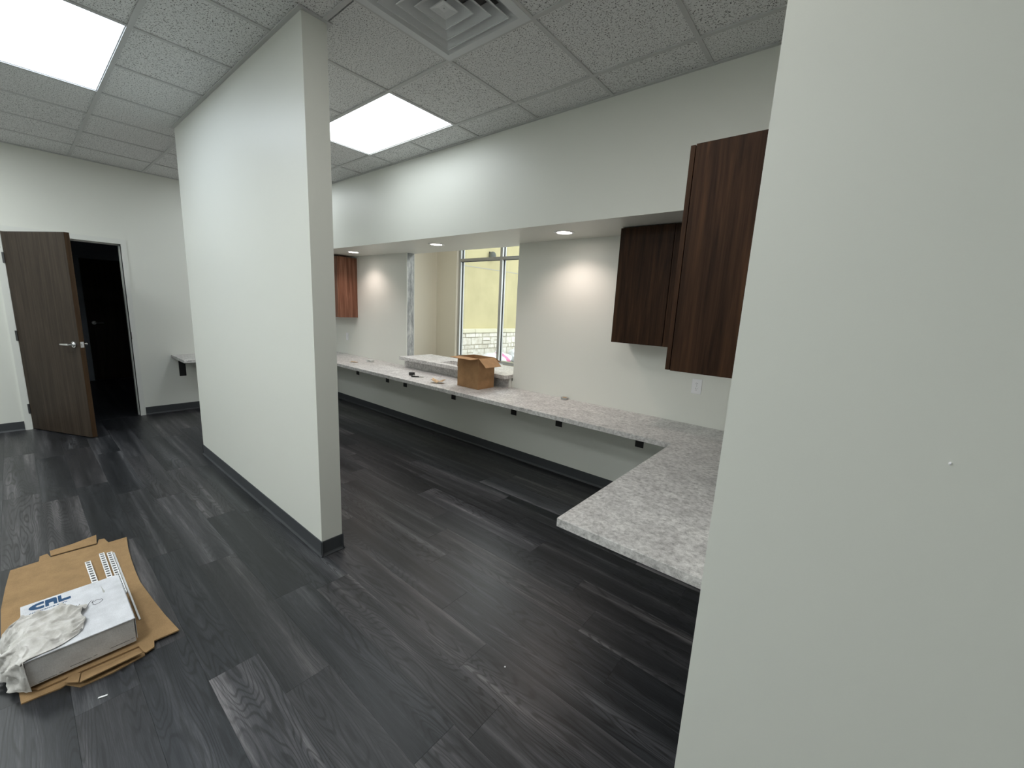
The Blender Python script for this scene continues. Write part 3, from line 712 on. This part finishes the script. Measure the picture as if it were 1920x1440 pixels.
# crumpled rag: control net draped over the carton's left side, then refined
net = [  # rows from the tip on the lid to the heap on the floor; columns from back to front
    [(-2.560, .058, .154), (-2.535, .066, .165), (-2.485, .052, .160), (-2.430, .056, .158), (-2.372, .046, .156), (-2.345, .030, .154)],
    [(-2.562, .028, .156), (-2.530, .028, .180), (-2.480, .018, .166), (-2.415, .020, .172), (-2.350, .006, .163), (-2.320, -.004, .155)],
    [(-2.580, -.018, .154), (-2.550, -.022, .182), (-2.492, -.018, .170), (-2.430, -.026, .182), (-2.360, -.028, .164), (-2.306, -.036, .155)],
    [(-2.582, -.062, .155), (-2.560, -.068, .176), (-2.510, -.066, .164), (-2.440, -.070, .178), (-2.370, -.074, .162), (-2.304, -.078, .154)],
    [(-2.602, -.112, .155), (-2.580, -.116, .170), (-2.515, -.114, .160), (-2.450, -.118, .168), (-2.370, -.116, .160), (-2.296, -.120, .154)],
    [(-2.650, -.140, .128), (-2.590, -.150, .140), (-2.520, -.144, .130), (-2.450, -.150, .132), (-2.370, -.144, .128), (-2.290, -.124, .124)],
    [(-2.690, -.160, .075), (-2.620, -.176, .090), (-2.540, -.164, .078), (-2.460, -.176, .082), (-2.380, -.160, .074), (-2.286, -.120, .068)],
    [(-2.720, -.172, .030), (-2.640, -.196, .045), (-2.550, -.176, .030), (-2.470, -.196, .040), (-2.385, -.170, .028), (-2.284, -.116, .020)],
]
def cr(p0, p1, p2, p3, t): return .5 * ((2 * p1) + (-p0 + p2) * t + (2 * p0 - 5 * p1 + 4 * p2 - p3) * t * t + (-p0 + 3 * p1 - 3 * p2 + p3) * t ** 3)
def dense(row, n):
    row = [Vector(p) for p in row]; out = []
    for i in range(len(row) - 1):
        p = [row[max(i - 1, 0)], row[i], row[i + 1], row[min(i + 2, len(row) - 1)]]
        for k in range(n): out.append(cr(*p, k / n))
    return out + [row[-1]]
from mathutils import noise as mn
ND = 14
rows = [dense(r, ND) for r in net]; cols = [dense([r[k] for r in rows], ND) for k in range(len(rows[0]))]
nu, nv = len(cols), len(cols[0]); vs = []
def ridge(x, y, sd):          # sharp creases: folded noise
    n = mn.noise(Vector((x, y, sd))); return max(0, 1 - abs(n) * 4.2) ** 1.5
for i in range(nu):
    for j in range(nv):
        p = cols[i][j]; u, v = i / (nu - 1), j / (nv - 1)
        # folds fan out from the gathered middle towards the hanging side
        c = ridge(u * 3.2 + v * 1.6, v * 1.5, 2.7) * .020 + ridge(u * 5.5 - v * 2.0, v * 3.2 + u, 8.1) * .013 + ridge(u * 11, v * 6, 4.4) * .005
        c *= min(1, 6 * min(u, 1 - u) + .35)
        if p.z > .15: d = Vector((mn.noise(p * 24) * .010, mn.noise(p * 24 + Vector((5, 5, 5))) * .010, c - .004))
        else: d = Vector((mn.noise(p * 22) * .012, -.002 - c * 1.2, mn.noise(p * 18) * .008))
        q = p + d * min(1, (1 - u) * 9)
        if q.z > .14 and q.y > BY0 - .004: q.z = max(q.z, BZ1 + .004)
        elif q.x > BX1 - .006: q.x = max(q.x, BX1 + .006)
        elif q.y > BY0 - .008: q.y = BY0 - .008
        q.z = max(q.z, .018); vs.append(q)
fs = [(i * nv + j, (i + 1) * nv + j, (i + 1) * nv + j + 1, i * nv + j + 1) for i in range(nu - 1) for j in range(nv - 1)]
rag = thing('crumpled_rag', 'crumpled off-white rag draped over the left side of the white carton', 'cloth', (-2.5, -.1, .018))
cl = MB().add(vs, fs).build('cloth', M_RAG, smooth=True); so = cl.modifiers.new('s', 'SOLIDIFY'); so.thickness = .0016; so.offset = 0
t1 = MB().tube([(-2.640, -.158, .045), (-2.625, -.185, .040), (-2.590, -.205, .030), (-2.555, -.225, .024), (-2.52, -.24, .02)], [.012, .013, .010, .009, .005], 8).build('twisted_end', M_PLASTIC, smooth=True)
t2 = MB().tube([(-2.440, -.158, .040), (-2.430, -.185, .034), (-2.420, -.21, .026), (-2.41, -.235, .020)], [.012, .011, .009, .004], 8).tube([(-2.46, -.165, .036), (-2.455, -.195, .03), (-2.45, -.225, .02)], [.009, .008, .004], 8).build('twisted_end', M_PLASTIC, smooth=True)
local(rag, cl, t1, t2)
# litter chips
o = MB().box((-.014, -.0035, 0), (.014, .0035, .003), 0, .0008).build('plastic_scrap', M_PLASTIC, None, (-2.083, .062, .0006)); o.rotation_euler.z = 1.25; tag(o, 'tiny white plastic scrap on the floor below the cardboard', 'scrap')
o = MB().lathe([(.0001, 0), (.004, .0005), (.003, .003), (.0001, .0035)], (0, 0, 0), 8).build('plaster_crumb', M_PLASTIC, None, (-.983, 1.255, .0005)); tag(o, 'tiny white crumb on the open floor in front of the deep counter end', 'crumb')

# ============================================================ LOBBY AND WINDOW
YW = 5.2; LXL = -6.2; LXR = -.6; WX0 = -5.66; WZ0, WZ1 = .66, 2.9
wall('wall_lobby_left', [((LXL - .12, YB + WT, 0), (LXL, YW + .15, TOP))], M_LOBBY)
wall('wall_lobby_right', [((LXR, YB + WT, 0), (LXR + .12, YW + .15, TOP))], M_LOBBY)
WX1 = WX0 + 4 * 1.0 + .05
wall('wall_lobby_window', [((LXL, YW, 0), (WX0, YW + .15, TOP)), ((WX1, YW, 0), (LXR, YW + .15, TOP)), ((WX0, YW, 0), (WX1, YW + .15, WZ0)), ((WX0, YW, WZ1), (WX1, YW + .15, TOP))], M_LOBBY)
wall('ceiling_lobby', [((LXL - .12, YB + WT, H + .02), (LXR + .12, YW + .15, H + .15))], M_WALL)
t = thing('ceiling_light', 'flat ceiling panel in the lobby beyond the pass-through, out of view', 'light', (-3.6, 4.35, H + .02))
MB().box((-.6, -.3, -.012), (.6, -.285, -.001)).box((-.6, .285, -.012), (.6, .3, -.001)).box((-.6, -.285, -.012), (-.585, .285, -.001)).box((.585, -.285, -.012), (.6, .285, -.001)).build('light_frame', M_GRID, t)
MB().box((-.585, -.285, -.008), (.585, .285, -.002)).build('diffuser', PANEL_MATS[3], t)  # unseen panel added to brighten the lobby
win = bpy.data.objects.new('window_1', None); col.objects.link(win); win['kind'] = 'structure'; win['label'] = 'aluminium-framed lobby window seen through the pass-through'
win.location = (WX0, YW + .05, WZ0)
fd = .10
def wpart(a, c, name, m): return MB().box(a, c).build(name, m, win)
WH = WZ1 - WZ0; WW = WX1 - WX0; TR = 2.40 - WZ0
wpart((0, 0, 0), (WW, fd, .055), 'window_sill', M_ALU)
wpart((0, 0, WH - .05), (WW, fd, WH), 'window_head', M_ALU)
muls = [0, .995, 1.99, 2.985, WW - .05]
for k, x in enumerate(muls):
    wpart((x, 0, .055), (x + .05, fd, WH - .05), 'mullion', M_ALU)
    if k < 4:
        # dark glazing gasket and pale bead on the reveal that faces the opening
        wpart((x + .05, .002, .055), (x + .053, .034, WH - .05), 'glazing_bead', M_ALUW)
        wpart((x + .05, .035, .055), (x + .054, .066, WH - .05), 'gasket', M_GASKET)
        wpart((x + .05, .067, .055), (x + .058, .082, WH - .05), 'glazing_bead', M_ALUW)
    if k < len(muls) - 1:
        xa, xb = x + .05, muls[k + 1]
        wpart((xa, 0, TR), (xb, fd, TR + .05), 'transom', M_ALU)
        wpart((xa, .012, TR - .006), (xb, .045, TR), 'gasket', M_GASKET)
        wpart((xa, .084, .055), (xb, .090, TR), 'window_pane', M_GLASS)
        wpart((xa, .084, TR + .05), (xb, .090, WH - .05), 'window_pane', M_GLASS)
wpart((-.04, -.09, -.035), (WW + .04, .0, -.001), 'stool_board', M_ALUW)
# papers left on the window stool
for k, (x, z) in enumerate(((-4.86, 0), (-4.70, 0), (-4.56, 0))):
    o = MB().box((-.06, -.03, 0), (.06, .03, .006 + .006 * k), 0, .001).build('window_litter', M_PLASTIC if k != 1 else M_GREY, None, (x, YW + .01 - .001, WZ0 + .0002)); o.rotation_euler.z = .2 * k - .2
    tag(o, ['white paper scrap on the lobby window stool, leftmost', 'grey scrap on the lobby window stool between two white ones', 'thick white scrap on the lobby window stool, rightmost'][k], 'scrap', 'scraps on the lobby window stool')

# ---- outside: paving and the neighbouring wing
g = MB().box((-30, YW + .15, -.3), (20, 60, -.12)).build('ground', M_GROUND); g['kind'] = 'structure'
EX = -9.0
ew = MB().box((EX - .4, 6.2, -.12), (EX, 26, 6.5)).build('wall_exterior', M_STUCCO); ew['kind'] = 'structure'; ew['label'] = 'yellow stucco wing outside with a pale stone base'
MB().box((EX - .02, 6.2, -.12), (EX + .03, 26, .82)).build('mortar_backing', M_MORTAR, ew)
cap = MB()
for k in range(12):
    y0 = 6.2 + k * 1.4; MB().box((EX - .01, y0 + .004, .83), (EX + .11, y0 + 1.396, .955), 0, .012).build('stone_cap', M_CAP, ew)
MB().box((EX - .002, 6.2, 2.785), (EX + .006, 26, 2.803)).build('control_joint', M_GREY, ew)
rs = random.Random(11)
rowz = [(-.115, .10), (.105, .33), (.335, .46), (.465, .69), (.695, .825)]
cnt = 0
for r_i, (z0, z1) in enumerate(rowz):
    y = 7.6 + rs.uniform(-.2, 0)
    while y < 13.0:
        L = rs.choice([.14, .2, .3, .42]) * (1.2 if z1 - z0 > .18 else 1)
        zz = [(z0, z1)] if rs.random() < .75 or z1 - z0 < .18 else [(z0, (z0 + z1) / 2 - .004), ((z0 + z1) / 2 + .004, z1)]
        for za, zb in zz:
            d = rs.uniform(.025, .06); bm = bmesh.new(); bmesh.ops.create_cube(bm, size=1)
            for v in bm.verts:
                v.co = Vector(((v.co.x + .5) * d - .0, (v.co.y) * (L - .014), (v.co.z) * (zb - za - .006)))
                if v.co.x > .01: v.co += Vector((rs.uniform(-.008, .012), -math.copysign(.012, v.co.y), -math.copysign(.010, v.co.z)))
            me = bpy.data.meshes.new('stone'); bm.to_mesh(me); bm.free(); me.materials.append(M_STONE)
            o = bpy.data.objects.new('stone', me); col.objects.link(o); o.parent = ew; o.location = (EX + .031, y + L / 2, (za + zb) / 2); cnt += 1
        y += L
# wall lamp outside
t = thing('wall_lantern', 'dark wall light high on the yellow wall outside the window', 'wall light', (EX, 9.66, 3.22))
MB().box((0.0005, -.06, -.05), (.02, .06, .10)).build('back_plate', M_HINGE, t)
b = MB(); sg = 14
pr = [(.105, -.13), (.115, -.10), (.105, .02), (.075, .08), (.001, .105)]
b.lathe([(.001, -.13)] + pr, (.10, 0, 0), sg); b.build('shade', mat('weathered_bronze', (.10, .11, .10), .5, .3)[0], t, smooth=False)
# bags of debris
def bag(x, y, w_, d_, h_, L, seed, pink=False):
    bm = bmesh.new(); bmesh.ops.create_icosphere(bm, subdivisions=4, radius=1)
    for v in bm.verts:
        n = v.co.copy(); k = 1 + .22 * mn.noise(n * 2.1 + Vector((seed, 0, 0))) + .10 * mn.noise(n * 6 + Vector((seed, 3, 0)))
        v.co = Vector((n.x * d_ * k, n.y * w_ * k, max(-.98, n.z * k) * h_ * .5 + h_ * .5))
    me = bpy.data.meshes.new('bag_body'); bm.to_mesh(me); bm.free(); me.materials.append(M_BAG); me.materials.append(M_PINK)
    for p in me.polygons:
        p.use_smooth = True
        if pink and p.center.x > 0 and -.02 < p.center.y - .9 * (h_ - p.center.z) * .9 + .04 < .16 and p.center.z > .1: p.material_index = 1
    t = thing('debris_bag', L, 'bag', (x, y, -.12)); o = bpy.data.objects.new('bag_body', me); col.objects.link(o); o.parent = t
    MB().tube([(0, 0, h_ * .97), (.02, .03, h_ * 1.1), (.05, .08, h_ * 1.16)], [.03, .05, .02], 7).build('bag_neck', M_BAG, t)
bag(-8.15, 9.15, .62, .36, .42, 'white plastic bag with pink print on the ground outside the window', 1.0, True)
bag(-8.35, 10.42, .30, .28, .46, 'small white plastic bag outside, right of the pink-printed one', 4.0)
